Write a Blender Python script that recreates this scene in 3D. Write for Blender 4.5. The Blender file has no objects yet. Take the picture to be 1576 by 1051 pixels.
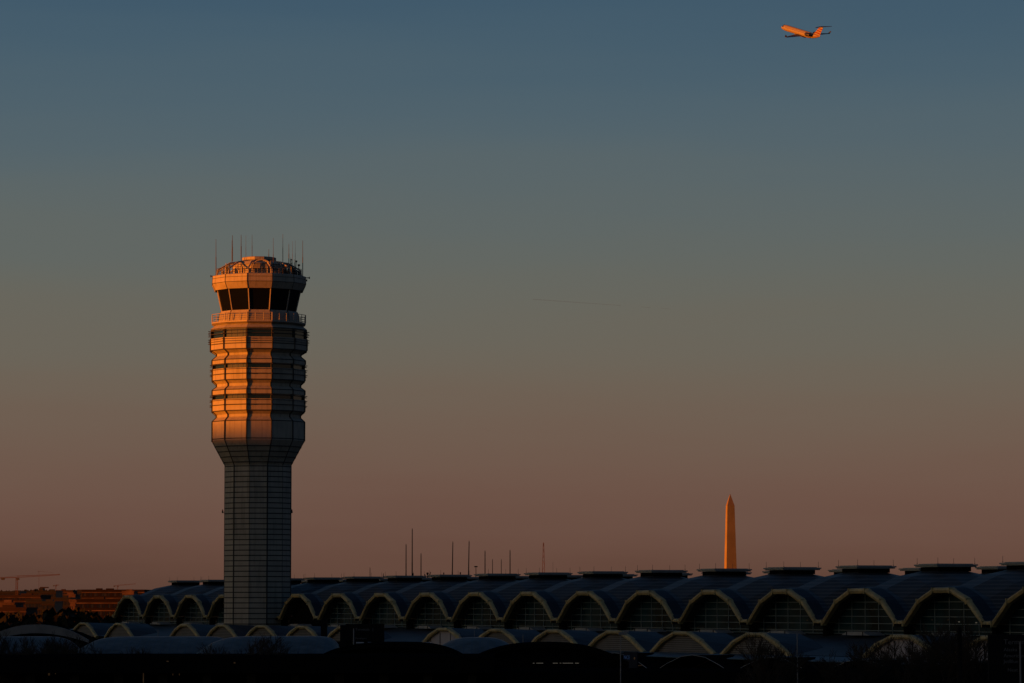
import bpy, bmesh, math, random
from mathutils import Vector, Matrix
S = bpy.context.scene
COL = S.collection
R = math.radians
rnd = random.Random(7)

# ------------------------------------------------------------------ camera
F = 5500.0                      # focal length in photo pixels (photo 1576 wide)
ALPHA = math.atan((933 - 525.5) / F)
ZC = 11.3                       # camera height above the ground
CA, SA = math.cos(ALPHA), math.sin(ALPHA)
cam = bpy.data.cameras.new('camera')
camo = bpy.data.objects.new('camera', cam)
COL.objects.link(camo)
cam.sensor_width = 36
cam.lens = F * 36 / 1576
cam.clip_start = 1
cam.clip_end = 80000
camo.location = (0, 0, ZC)
camo.rotation_euler = (math.pi / 2 + ALPHA, 0, 0)
S.camera = camo

# ------------------------------------------------------------------ exposure, sky, sun
S.view_settings.view_transform = 'Standard'
S.view_settings.look = 'None'
S.view_settings.gamma = 1
EXPO = 1.2
S.view_settings.exposure = EXPO
SUN_AZ = (-0.951, -0.309)         # horizontal direction towards the sun (left, a little behind the camera)
SUN_EL = R(2.5)
world = bpy.data.worlds.new('World')
S.world = world
world.use_nodes = True
nt = world.node_tree
N, L = nt.nodes, nt.links
bg = N['Background']
sky = N.new('ShaderNodeTexSky')
sky.sky_type = 'NISHITA'
sky.sun_disc = False
sky.sun_elevation = SUN_EL
sky.sun_rotation = R(252)
sky.dust_density = 1.5
sky.ozone_density = 2.0
tc = N.new('ShaderNodeTexCoord')
sep = N.new('ShaderNodeSeparateXYZ')
L.new(tc.outputs['Generated'], sep.inputs[0])


def lin(c):
    return tuple((v / 255 / 12.92 if v / 255 <= 0.04045 else ((v / 255 + 0.055) / 1.055) ** 2.4) for v in c)


ramp = N.new('ShaderNodeValToRGB')
ramp.color_ramp.interpolation = 'B_SPLINE'
# sky colour by sin(elevation) opposite the sunset: dusky rose near the horizon, grey, then steel blue
stops = [(0.000, (78, 54, 46)), (0.010, (97, 69, 57)), (0.024, (108, 80, 69)), (0.045, (111, 90, 77)),
         (0.066, (109, 100, 87)), (0.096, (100, 104, 97)), (0.130, (84, 101, 109)), (0.170, (63, 90, 108)),
         (0.30, (42, 68, 98)), (1.0, (24, 42, 70))]
els = ramp.color_ramp.elements
while len(els) < len(stops):
    els.new(0.5)
for e, (p, c) in zip(els, stops):
    e.position = p
    e.color = (*lin(c), 1)
hz = N.new('ShaderNodeTexNoise')                 # faint uneven haze layers
hz.inputs['Scale'].default_value = 5
hz.inputs['Detail'].default_value = 4
hm = N.new('ShaderNodeMapping')
hm.inputs['Scale'].default_value = (1, 1, 9)
L.new(tc.outputs['Generated'], hm.inputs[0])
L.new(hm.outputs[0], hz.inputs['Vector'])
hs = N.new('ShaderNodeMath')
hs.operation = 'MULTIPLY_ADD'
hs.inputs[1].default_value = 0.022
L.new(hz.outputs[0], hs.inputs[0])
hb = N.new('ShaderNodeMath')
hb.operation = 'ADD'
hb.inputs[1].default_value = -0.011
L.new(sep.outputs['Z'], hb.inputs[0])
L.new(hb.outputs[0], hs.inputs[2])
L.new(hs.outputs[0], ramp.inputs[0])
gain = N.new('ShaderNodeMix')
gain.data_type = 'RGBA'
gain.blend_type = 'MULTIPLY'
gain.inputs[0].default_value = 1
SKY_K = 0.065
g = 1 / SKY_K / 2 ** EXPO
gain.inputs[7].default_value = (g, g, g, 1)
L.new(ramp.outputs[0], gain.inputs[6])
dot = N.new('ShaderNodeVectorMath')
dot.operation = 'DOT_PRODUCT'
dot.inputs[1].default_value = (SUN_AZ[0], SUN_AZ[1], 0)
L.new(tc.outputs['Generated'], dot.inputs[0])
mr = N.new('ShaderNodeMapRange')
mr.interpolation_type = 'SMOOTHSTEP'
mr.inputs[1].default_value = -0.15
mr.inputs[2].default_value = 0.6
L.new(dot.outputs['Value'], mr.inputs[0])
mx = N.new('ShaderNodeMix')
mx.data_type = 'RGBA'
L.new(mr.outputs[0], mx.inputs[0])
L.new(gain.outputs[2], mx.inputs[6])
L.new(sky.outputs[0], mx.inputs[7])
L.new(mx.outputs[2], bg.inputs[0])
bg.inputs[1].default_value = SKY_K

sl = bpy.data.lights.new('sun', 'SUN')
sl.energy = 5.0
sl.angle = R(0.5)
sl.color = (1.0, 0.212, 0.003)
slo = bpy.data.objects.new('sun', sl)
COL.objects.link(slo)
sd = Vector((SUN_AZ[0] * math.cos(SUN_EL), SUN_AZ[1] * math.cos(SUN_EL), math.sin(SUN_EL)))
slo.rotation_euler = sd.to_track_quat('Z', 'Y').to_euler()
slo.location = (-300, -100, 200)


# ------------------------------------------------------------------ materials
def mat(name, col, rough=0.7, spec=0.3, metal=0.0, var=0.12, scale=0.6, bump=0.0, lines=None, emit=None, stain=0.0):
    """procedural material: colour varied by noise; lines=(axis, period, width, colour)"""
    m = bpy.data.materials.new(name)
    m.use_nodes = True
    t = m.node_tree
    n, l = t.nodes, t.links
    p = n['Principled BSDF']
    p.inputs['Roughness'].default_value = rough
    p.inputs['Specular IOR Level'].default_value = spec
    p.inputs['Metallic'].default_value = metal
    co = n.new('ShaderNodeTexCoord')
    nz = n.new('ShaderNodeTexNoise')
    nz.inputs['Scale'].default_value = scale
    nz.inputs['Detail'].default_value = 6
    nz.inputs['Roughness'].default_value = 0.6
    geo = n.new('ShaderNodeNewGeometry')
    l.new(geo.outputs['Position'], nz.inputs['Vector'])
    mp = n.new('ShaderNodeMapRange')
    mp.inputs[1].default_value = 0.3
    mp.inputs[2].default_value = 0.7
    mp.inputs[3].default_value = 1 - var
    mp.inputs[4].default_value = 1 + var
    l.new(nz.outputs[0], mp.inputs[0])
    mu = n.new('ShaderNodeVectorMath')
    mu.operation = 'SCALE'
    mu.inputs[0].default_value = col
    l.new(mp.outputs[0], mu.inputs['Scale'])
    out = mu.outputs[0]
    if stain:
        n2 = n.new('ShaderNodeTexNoise')
        mpg = n.new('ShaderNodeMapping')
        mpg.inputs['Scale'].default_value = (2.2, 2.2, 0.12)
        n2.inputs['Scale'].default_value = 1.3
        n2.inputs['Detail'].default_value = 5
        l.new(geo.outputs['Position'], mpg.inputs[0])
        l.new(mpg.outputs[0], n2.inputs['Vector'])
        m2 = n.new('ShaderNodeMapRange')
        m2.inputs[1].default_value = 0.5
        m2.inputs[2].default_value = 0.72
        m2.inputs[3].default_value = 1
        m2.inputs[4].default_value = 1 - stain
        l.new(n2.outputs[0], m2.inputs[0])
        s2 = n.new('ShaderNodeVectorMath')
        s2.operation = 'SCALE'
        l.new(out, s2.inputs[0])
        l.new(m2.outputs[0], s2.inputs['Scale'])
        out = s2.outputs[0]
    if lines:
        ax, per, wd, lc = lines
        sp = n.new('ShaderNodeSeparateXYZ')
        l.new(co.outputs['Object'], sp.inputs[0])
        dv = n.new('ShaderNodeMath')
        dv.operation = 'DIVIDE'
        dv.inputs[1].default_value = per
        l.new(sp.outputs[ax], dv.inputs[0])
        fr = n.new('ShaderNodeMath')
        fr.operation = 'FRACT'
        l.new(dv.outputs[0], fr.inputs[0])
        lt = n.new('ShaderNodeMath')
        lt.operation = 'LESS_THAN'
        lt.inputs[1].default_value = wd
        l.new(fr.outputs[0], lt.inputs[0])
        mi = n.new('ShaderNodeMix')
        mi.data_type = 'RGBA'
        l.new(lt.outputs[0], mi.inputs[0])
        l.new(out, mi.inputs[6])
        mi.inputs[7].default_value = (*lc, 1)
        out = mi.outputs[2]
    l.new(out, p.inputs['Base Color'])
    if bump:
        b = n.new('ShaderNodeBump')
        b.inputs['Strength'].default_value = bump
        b.inputs['Distance'].default_value = 0.05
        l.new(nz.outputs[0], b.inputs['Height'])
        l.new(b.outputs[0], p.inputs['Normal'])
    if emit:
        p.inputs['Emission Color'].default_value = (*emit[0], 1)
        p.inputs['Emission Strength'].default_value = emit[1]
    return m


M = {}
M['panel'] = mat('tower_panel', (0.225, 0.205, 0.172), 0.6, 0.3, var=0.13, scale=0.5, bump=0.15, stain=0.3)
M['joint'] = mat('dark_joint', (0.02, 0.02, 0.02), 0.8)
M['metal'] = mat('painted_metal', (0.20, 0.18, 0.16), 0.5, 0.4)
M['darkmetal'] = mat('dark_metal', (0.03, 0.028, 0.026), 0.5, 0.4)
M['glass'] = mat('dark_glass', (0.004, 0.005, 0.006), 0.04, 0.5, var=0)
M['sky_pane'] = mat('sky_reflection_pane', (0.014, 0.017, 0.014), 0.2, 0.5, var=0.3, scale=1.5)  # stands for the sky mirrored in the glass, reflection put into the colour
M['antenna'] = mat('antenna_fibre', (0.05, 0.035, 0.032), 0.6)
M['mastdark'] = mat('mast_dark', (0.010, 0.009, 0.009), 0.7, 0.1)
M['red'] = mat('red_lens', (0.3, 0.02, 0.02), 0.3)
M['roof'] = mat('roof_metal', (0.018, 0.0205, 0.0235), 0.5, 0.2, var=0.5, scale=0.18,
                lines=('Z', 0.36, 0.34, (0.050, 0.050, 0.053)))
M['cap'] = mat('cap_metal', (0.13, 0.145, 0.16), 0.4, 0.4, var=0.2)
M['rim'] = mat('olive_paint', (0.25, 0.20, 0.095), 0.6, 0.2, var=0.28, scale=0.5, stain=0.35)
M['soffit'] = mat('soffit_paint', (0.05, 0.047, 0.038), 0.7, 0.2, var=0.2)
M['curtain'] = mat('curtain_glass', (0.004, 0.016, 0.021), 0.25, 0.04, var=0.9, scale=0.2)
M['mullion'] = mat('mullion_metal', (0.085, 0.11, 0.12), 0.5, 0.3, var=0.2)
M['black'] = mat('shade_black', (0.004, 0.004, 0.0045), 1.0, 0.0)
M['lowroof'] = mat('low_roof_metal', (0.013, 0.018, 0.024), 0.5, 0.15, var=0.5, scale=0.25,
                   lines=('X', 0.7, 0.1, (0.018, 0.028, 0.042)))
M['louvre'] = mat('louvre_panel', (0.105, 0.10, 0.098), 0.7, 0.2, var=0.15, lines=('Z', 0.22, 0.42, (0.03, 0.03, 0.03)))
M['palepanel'] = mat('pale_panel', (0.22, 0.21, 0.24), 0.6, 0.2, var=0.12)
M['palemetal'] = mat('pale_metal', (0.15, 0.155, 0.165), 0.5, 0.3, var=0.25)
M['blueroof'] = mat('blue_shell_roof', (0.042, 0.056, 0.068), 0.6, 0.15, var=0.5, scale=1.1,
                    lines=('X', 0.6, 0.12, (0.03, 0.05, 0.075)))
M['trim'] = mat('bright_trim', (0.22, 0.23, 0.27), 0.4, 0.4)
M['greyfascia'] = mat('grey_fascia', (0.13, 0.13, 0.135), 0.7, 0.2, var=0.25, scale=0.8)
M['bark'] = mat('bark', (0.022, 0.018, 0.015), 0.9, 0.1, var=0.3)
M['leaf'] = mat('dark_leaf', (0.004, 0.005, 0.003), 0.9, 0.1, var=0.4)
M['stone'] = mat('marble', (0.165, 0.135, 0.075), 0.8, 0.1, var=0.14, scale=0.05)
M['stonecap'] = mat('marble_tip', (0.15, 0.115, 0.075), 0.8, 0.1, var=0.06, scale=0.05)
M['crane'] = mat('crane_red', (0.06, 0.03, 0.022), 0.7, .1)
M['ground'] = mat('ground_earth', (0.03, 0.03, 0.025), 0.95, 0.05, var=0.3, scale=0.01)
M['signface'] = mat('sign_black', (0.006, 0.006, 0.007), 0.9, 0.05)
M['signtext'] = mat('sign_text', (0.10, 0.10, 0.11), 0.6)
M['warm'] = mat('warm_lamp', (0.3, 0.2, 0.1), 0.5, emit=((1, 0.62, 0.32), 0.08))
M['warm2'] = mat('warm_lamp_dim', (0.1, 0.06, 0.03), 0.5, emit=((1, 0.55, 0.25), 0.007))
M['white_l'] = mat('white_lamp', (0.3, 0.3, 0.3), 0.5, emit=((1, 0.85, 0.6), 0.028))
M['bluelit'] = mat('blue_lit_letters', (0.02, 0.05, 0.12), 0.5, emit=((0.1, 0.3, 0.9), 0.010))


# ------------------------------------------------------------------ helpers
class MB:
    def __init__(s):
        s.v, s.f, s.m = [], [], []

    def face(s, pts, mi=0):
        b = len(s.v)
        s.v += [tuple(p) for p in pts]
        s.f.append(tuple(range(b, b + len(pts))))
        s.m.append(mi)

    def box(s, c, d, mi=0, rz=0):
        x, y, z = d[0] / 2, d[1] / 2, d[2] / 2
        cs, sn = math.cos(rz), math.sin(rz)
        P = []
        for sx, sy, sz in ((-1, -1, -1), (1, -1, -1), (1, 1, -1), (-1, 1, -1), (-1, -1, 1), (1, -1, 1), (1, 1, 1), (-1, 1, 1)):
            a, b_ = sx * x, sy * y
            P.append((c[0] + a * cs - b_ * sn, c[1] + a * sn + b_ * cs, c[2] + sz * z))
        b = len(s.v)
        s.v += P
        for q in ((0, 3, 2, 1), (4, 5, 6, 7), (0, 1, 5, 4), (1, 2, 6, 5), (2, 3, 7, 6), (3, 0, 4, 7)):
            s.f.append(tuple(b + i for i in q))
            s.m.append(mi)

    def tube(s, a, b_, r0, r1=None, n=6, mi=0, cap=True):
        r1 = r0 if r1 is None else r1
        a, b_ = Vector(a), Vector(b_)
        d = (b_ - a).normalized()
        u = d.orthogonal().normalized()
        w = d.cross(u)
        b = len(s.v)
        for p, r in ((a, r0), (b_, r1)):
            for k in range(n):
                an = 2 * math.pi * k / n
                s.v.append(tuple(p + (u * math.cos(an) + w * math.sin(an)) * r))
        for k in range(n):
            s.f.append((b + k, b + (k + 1) % n, b + n + (k + 1) % n, b + n + k))
            s.m.append(mi)
        if cap:
            s.f.append(tuple(b + n - 1 - k for k in range(n)))
            s.f.append(tuple(b + n + k for k in range(n)))
            s.m += [mi, mi]

    def loft(s, rings, mi=0, closed=True, caps=True):
        """rings: lists of equal length"""
        b = len(s.v)
        n = len(rings[0])
        for r in rings:
            s.v += [tuple(p) for p in r]
        for i in range(len(rings) - 1):
            for k in range(n if closed else n - 1):
                k2 = (k + 1) % n
                s.f.append((b + i * n + k, b + i * n + k2, b + (i + 1) * n + k2, b + (i + 1) * n + k))
                s.m.append(mi)
        if caps and closed:
            s.f.append(tuple(b + n - 1 - k for k in range(n)))
            s.f.append(tuple(b + (len(rings) - 1) * n + k for k in range(n)))
            s.m += [mi, mi]

    def mesh(s, name, mats):
        me = bpy.data.meshes.new(name)
        me.from_pydata(s.v, [], s.f)
        for m_ in (mats if isinstance(mats, (list, tuple)) else [mats]):
            me.materials.append(m_)
        me.polygons.foreach_set('material_index', s.m)
        bm = bmesh.new()
        bm.from_mesh(me)
        bmesh.ops.recalc_face_normals(bm, faces=bm.faces)
        bm.to_mesh(me)
        bm.free()
        me.update()
        return me

    def build(s, name, mats, parent=None, loc=(0, 0, 0)):
        return link(name, s.mesh(name, mats), parent, loc)


def link(name, me, parent=None, loc=(0, 0, 0)):
    o = bpy.data.objects.new(name, me)
    COL.objects.link(o)
    o.location = loc
    if parent:
        o.parent = parent
    return o


def thing(name, label, cat, loc=(0, 0, 0), rz=0, group=None):
    o = bpy.data.objects.new(name, None)
    COL.objects.link(o)
    o.location = loc
    o.rotation_euler = (0, 0, rz)
    return tag(o, label, cat, group)


def tag(o, label, cat, group=None):
    o['label'] = label
    o['category'] = cat
    if group:
        o['group'] = group
    return o


def kids(o):
    return [c for c in o.children]


def dup(root, loc, label, rz=None, group=None):
    r = root.copy()
    COL.objects.link(r)
    r.location = loc
    if rz is not None:
        r.rotation_euler = (0, 0, rz)
    r['label'] = label
    if group:
        r['group'] = group

    def rec(src, dst):
        for ch in kids(src):
            c = ch.copy()
            COL.objects.link(c)
            c.parent = dst
            rec(ch, c)
    rec(root, r)
    return r


def at(x, y, Y):
    """world point on the photo ray (x, y) at ground distance Y"""
    u, v = (x - 788) / F, (525.5 - y) / F
    fy, fz = CA - v * SA, SA + v * CA
    k = Y / fy
    return Vector((u * k, Y, ZC + fz * k))


def text_mesh(txt, size, name='lettering', depth=0.02):
    cu = bpy.data.curves.new(name, 'FONT')
    cu.body = txt
    cu.size = size
    cu.extrude = depth
    cu.resolution_u = 2
    o = bpy.data.objects.new(name, cu)
    COL.objects.link(o)
    bpy.context.view_layer.update()
    me = bpy.data.meshes.new_from_object(o)
    bpy.data.objects.remove(o)
    me.materials.clear()
    return me


# ------------------------------------------------------------------ setting: ground and the added shading ridge
def make_ground():
    b = MB()
    xs = [-40000, -9000, -2500, -800, -300, 0, 300, 800, 2500, 9000, 40000]
    ys = [-6000, -1500, -400, 0, 300, 700, 1200, 2500, 6000, 15000, 60000]
    for i in range(len(xs) - 1):
        for j in range(len(ys) - 1):
            b.face([(xs[i], ys[j], 0), (xs[i + 1], ys[j], 0), (xs[i + 1], ys[j + 1], 0), (xs[i], ys[j + 1], 0)])
    o = b.build('ground', M['ground'])
    o['kind'] = 'structure'


make_ground()
TWX, TWY = at(396, 933, 525).x, 525.0


def make_ridge():
    """added unseen ridge in place of buildings, shaped to shade everything but the tower top"""
    sx, sy = SUN_AZ
    px_, py_ = sy, -sx
    p0 = TWX * px_ + TWY * py_
    q0 = TWX * sx + TWY * sy
    b = MB()
    rr = random.Random(3)
    rows = []
    for k in range(81):
        p = -160 + k * 13.0
        e = min(1, max(0, (p + 160) / 120)) * min(1, max(0, (880 - p) / 120))
        e = e * e * (3 - 2 * e)
        H = (ZC + 25.9 + 560 * math.tan(SUN_EL))
        h = H * e + (0 if abs(p - p0) < 30 else rr.uniform(-3, 0.0)) * e
        row = []
        for dq, f_ in ((-240, 0), (-150, .25), (-80, .68), (-30, .93), (0, 1), (40, .95), (110, .6), (220, 0)):
            q = q0 + 560 - dq * -1
            row.append((p * px_ + q * sx, p * py_ + q * sy, h * f_ - 0.3))
        rows.append(row)
    b.loft(rows, closed=False, caps=False)
    o = b.build('shade_ridge', M['ground'])  # out-of-view blocker added for the shadow line on the tower
    o['kind'] = 'structure'
    for p in o.data.polygons:
        p.use_smooth = True


make_ridge()

# ------------------------------------------------------------------ control tower
VANG = [R(-10 + 30 * k) for k in range(12)]         # corner bearings, 0 = towards the camera


def hw(px, y):
    """photo half width in pixels at row y -> circumradius in metres at the tower"""
    p = at(788 + px, y, TWY)
    return p.x / 0.985


def zy(y):
    return at(396, y, TWY).z


def ring12(r, z, n=12, off=0.0):
    return [(math.sin(a + off) * r, -math.cos(a + off) * r, z) for a in VANG]


def rib_strip(b, prof, idx, proud, wd, mi):
    """a narrow proud strip following a corner"""
    for k in idx:
        a = VANG[k]
        dx, dy = math.sin(a), -math.cos(a)
        tx, ty = math.cos(a), math.sin(a)
        rings = []
        for r, z in prof:
            r1 = r + proud
            r0 = r - 0.15
            rings.append([(dx * r0 - tx * wd, dy * r0 - ty * wd, z), (dx * r1 - tx * wd, dy * r1 - ty * wd, z),
                          (dx * r1 + tx * wd, dy * r1 + ty * wd, z), (dx * r0 + tx * wd, dy * r0 + ty * wd, z)])
        b.loft(rings, mi)


def loft12(b, prof, mi=0, caps=True):
    b.loft([ring12(r, z) for r, z in prof], mi, caps=caps)


def joint_ring(b, r, z, h=0.13, proud=0.02, mi=1):
    b.loft([ring12(r - 0.05, z), ring12(r + proud, z), ring12(r + proud, z - h), ring12(r - 0.05, z - h)], mi, caps=False)


def make_tower():
    T = thing('control_tower', 'tall twelve-sided airport control tower, its top glowing orange in the low sun', 'control tower', (TWX, TWY, 0))
    # shaft
    b = MB()
    rs = hw(51.6, 717)
    prof = [(rs, zy(717)), (rs, 0)]
    loft12(b, prof)
    z = zy(717) - 0.1
    step = 8.02 / F * TWY
    while z > 2:
        joint_ring(b, rs, z, 0.15)
        z -= step
    rib_strip(b, prof, (1, 3, 5, 7, 9, 11), 0.05, 0.09, 1)
    rib_strip(b, prof, (0, 2, 4), 0.02, 0.03, 1)
    b.build('shaft', [M['panel'], M['joint']], T)
    # flare
    b = MB()
    r1, z1, r0, z0 = hw(71.8, 680), zy(680), rs, zy(717)
    prof = [(r1, z1), (r0, z0 + 0.004)]
    loft12(b, prof)
    for k in range(1, 5):
        f = k * 8.0 / 37
        joint_ring(b, r1 + (r0 - r1) * f, z1 + (z0 - z1) * f, 0.13)
    rib_strip(b, prof, range(12), 0.03, 0.07, 1)
    b.build('flared_collar', [M['panel'], M['joint']], T)

    def band(name, pts, joints=(), ribs=True):
        b = MB()
        prof = [(hw(w, y), zy(y)) for y, w in pts]
        loft12(b, prof)
        for y, w in joints:
            joint_ring(b, hw(w, y), zy(y), 0.13)
        if ribs:
            rib_strip(b, prof, range(12), 0.13, 0.06, 1)
        return b.build(name, [M['panel'], M['joint']], T)

    band('cladding_band', [(617, 72), (634, 72), (640, 65.3), (644, 65.3), (650, 71.8), (679.7, 71.8)], [(625, 72), (634, 72), (649.5, 71.8), (676.5, 71.8)])
    band('cladding_band', [(570, 72), (587, 72), (593, 65.3), (597, 65.3), (602, 72), (609.3, 72)], [(578, 72), (587, 72), (602, 72)])
    band('cladding_band', [(523.3, 75), (540.5, 75), (546.5, 65.5), (550, 65.5), (556, 72.5), (562.6, 72.5)], [(532, 75), (540.5, 75), (556, 72.5)])
    band('cladding_band', [(500.6, 65), (508.5, 75), (510.3, 75)], [(508.6, 75)], ribs=False)
    # window bands: glass set behind small piers, with sun shade rails
    for (ya, yb, w) in ((510.3, 523.3, 74.0), (562.6, 570, 71.2), (609.3, 617, 71.2)):
        b = MB()
        prof = [(hw(w - 1.6, ya), zy(ya) - .002), (hw(w - 1.6, yb), zy(yb) + .002)]
        loft12(b, prof, caps=False)
        # paler panes on some sides: sky reflection painted into the glass colour
        rr = random.Random(int(ya))
        for k in range(12):
            a0, a1 = VANG[k - 1], VANG[k]
            r = hw(w - 1.6, ya) + 0.012
            p0 = Vector((math.sin(a0) * r, -math.cos(a0) * r, 0))
            p1 = Vector((math.sin(a1) * r, -math.cos(a1) * r, 0))
            fr = 0.95 if k == 0 else (0.3 if k in (4, 5) else 0.0)
            f0 = 0.06
            while f0 < fr:
                f1 = min(f0 + 0.26, 0.96)
                q0, q1 = p0.lerp(p1, f0), p0.lerp(p1, f1 - 0.02)
                za, zb = zy(ya) - 0.06, zy(yb) + 0.06
                b.face([(q0.x, q0.y, za), (q1.x, q1.y, za), (q1.x, q1.y, zb), (q0.x, q0.y, zb)], 1)
                f0 = f1
        wb = b.build('window_band', [M['glass'], M['sky_pane']], T)
        for k in range(12):
            b = MB()
            rib_strip(b, [(hw(w, ya), zy(ya)), (hw(w, yb), zy(yb))], (k,), 0.10, 0.10, 0)
            b.build('window_pier', [M['joint']], wb)
        for yy in ((512.5, 517.5, 525.5, 529) if ya < 520 else (564, 571.5, 579) if ya < 600 else (611, 618.5, 626)):
            b = MB()
            r = hw(w + 1.0, yy) + 0.16
            z = zy(yy)
            for k in range(12):
                a0, a1 = VANG[k - 1], VANG[k]
                b.tube((math.sin(a0) * r, -math.cos(a0) * r, z), (math.sin(a1) * r, -math.cos(a1) * r, z), 0.035, n=5)
                b.tube((math.sin(a0) * (r - 0.4), -math.cos(a0) * (r - 0.4), z), (math.sin(a0) * (r + 0.22), -math.cos(a0) * (r + 0.22), z), 0.06, n=5)
            b.build('sunshade_rail', M['darkmetal'], wb)
    # balcony
    b = MB()
    loft12(b, [(hw(73.2, 498), zy(498)), (hw(73.2, 500), zy(500)), (hw(69, 502), zy(502))])
    deck = b.build('balcony_deck', [M['metal']], T)
    b = MB()
    r = hw(72.8, 490)
    for k in range(12):
        a0, a1 = VANG[k - 1], VANG[k]
        p0 = Vector((math.sin(a0) * r, -math.cos(a0) * r, 0))
        p1 = Vector((math.sin(a1) * r, -math.cos(a1) * r, 0))
        for yy in (486, 489.5, 493, 496.5):
            b.tube(p0 + Vector((0, 0, zy(yy))), p1 + Vector((0, 0, zy(yy))), 0.032 if yy > 486 else 0.05, n=5)
        for f in (0, 1 / 3, 2 / 3):
            q = p0.lerp(p1, f)
            b.tube(q + Vector((0, 0, zy(498))), q + Vector((0, 0, zy(486))), 0.045 if f else 0.07, n=5)
    b.build('railing', [M['metal']], deck)
    # cab base wall
    b = MB()
    prof = [(hw(59.5, 481), zy(481)), (hw(62, 486), zy(486)), (hw(63.5, 498), zy(498) + .003)]
    loft12(b, prof)
    rib_strip(b, prof, range(12), 0.04, 0.05, 1)
    b.build('cab_base', [M['panel'], M['joint']], T)
    # cab glass and mullions
    b = MB()
    gp = [(hw(64.3, 449), zy(449) - .003), (hw(57.2, 481), zy(481) + .003)]
    loft12(b, gp)
    glass = b.build('cab_glass', [M['glass']], T)
    for k in range(12):
        b = MB()
        a = VANG[k]
        d = Vector((math.sin(a), -math.cos(a), 0))
        b.tube(d * (gp[0][0] + 0.03) + Vector((0, 0, gp[0][1])), d * (gp[1][0] + 0.03) + Vector((0, 0, gp[1][1])), 0.10, 0.10, 6)
        b.build('mullion', [M['metal']], glass)
    # parapet ring
    b = MB()
    prof = [(hw(69, 426), zy(426)), (hw(72.5, 427.2), zy(427.2)), (hw(73.2, 438.5), zy(438.5)), (hw(68.5, 448.8), zy(448.8))]
    loft12(b, prof)
    joint_ring(b, hw(72.8, 431), zy(431), 0.06)
    joint_ring(b, hw(73.2, 438.3), zy(438.3), 0.07)
    rib_strip(b, prof, range(12), 0.03, 0.04, 1)
    b.build('parapet', [M['panel'], M['joint']], T)
    # penthouse
    b = MB()
    loft12(b, [(hw(38, 405), zy(405)), (hw(42, 409), zy(409)), (hw(42, 426.2), zy(426.2))])
    for yy in (409.5, 417):
        joint_ring(b, hw(42, yy), zy(yy), 0.08)
    b.build('penthouse', [M['panel'], M['joint']], T)
    b = MB()
    loft12(b, [(hw(24.5, 396.6), zy(396.6)), (hw(26.5, 397.5), zy(397.5)), (hw(26.5, 401), zy(401)), (hw(22, 404.9), zy(404.9))])
    b.build('roof_cap', [M['panel']], T)
    for k in range(12):
        b = MB()
        a = VANG[k]
        d = Vector((math.sin(a), -math.cos(a), 0))
        pts = [(23, 403), (46, 406.5), (64.5, 417.5), (66, 426.6)]
        P = [d * hw(w, y) + Vector((0, 0, zy(y))) for w, y in pts]
        for i in range(3):
            b.tube(P[i], P[i + 1], 0.12, n=6)
        b.tube(P[1], d * hw(46, 426) + Vector((0, 0, zy(426))), 0.09, n=5)
        b.build('roof_brace', [M['metal']], T)
    b = MB()
    r = hw(66, 420)
    for k in range(12):
        a0, a1 = VANG[k - 1], VANG[k]
        p0 = Vector((math.sin(a0) * r, -math.cos(a0) * r, 0))
        p1 = Vector((math.sin(a1) * r, -math.cos(a1) * r, 0))
        for yy in (415.5, 419, 422.5):
            b.tube(p0 + Vector((0, 0, zy(yy))), p1 + Vector((0, 0, zy(yy))), 0.03, n=5)
        for j in range(5):
            q = p0.lerp(p1, j / 5)
            b.tube(q + Vector((0, 0, zy(426.5))), q + Vector((0, 0, zy(415.5))), 0.03, n=5)
    b.build('roof_railing', [M['darkmetal']], T)
    # the open hoop in front of the penthouse
    b = MB()
    pts = []
    for k in range(13):
        an = math.pi * k / 12
        x = 407 - 15.5 * math.cos(an)
        y = 424 - 20 * math.sin(an) ** 0.7
        pts.append(Vector((at(x, y, TWY).x - TWX, -4.6, zy(y))))
    for i in range(12):
        b.tube(pts[i], pts[i + 1], 0.11, n=6)
    b.build('hoop_frame', [M['metal']], T)
    # clutter on the roof edge: lamps, boxes, dishes
    rr = random.Random(5)
    for k in range(26):
        b = MB()
        an = rr.choice([rr.uniform(R(40), R(100)), rr.uniform(R(-95), R(-50)), rr.uniform(R(-40), R(40))])
        if k < 12:
            an = rr.uniform(R(45), R(95))
        rad = rr.uniform(4.8, 5.9)
        z = zy(426) + 0.02
        h = rr.uniform(0.5, 1.3)
        x, y = math.sin(an) * rad, -math.cos(an) * rad
        b.box((x, y, z + h / 2), (rr.uniform(.15, .5), rr.uniform(.15, .5), h), rz=an)
        b.tube((x, y, z + h), (x + .05, y, z + h + rr.uniform(.2, .7)), .05, n=5)
        b.build('equipment_box', [M['darkmetal'] if k % 3 else M['metal']], T)
    for (x, y, r) in ((456, 402.5, .17), (460, 408.5, .2), (448.2, 400, .13), (443, 411, .16)):
        p = at(x, y, TWY)
        b = MB()
        b.tube((p.x - TWX - .05, -.1, p.z), (p.x - TWX + .12, -.25, p.z + .05), r, r * .6, 12)
        b.tube((p.x - TWX, 0, p.z), (p.x - TWX - .1, 0.3, p.z - 1.1), .05, n=5)
        b.build('dish_antenna', [M['darkmetal']], T)
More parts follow.
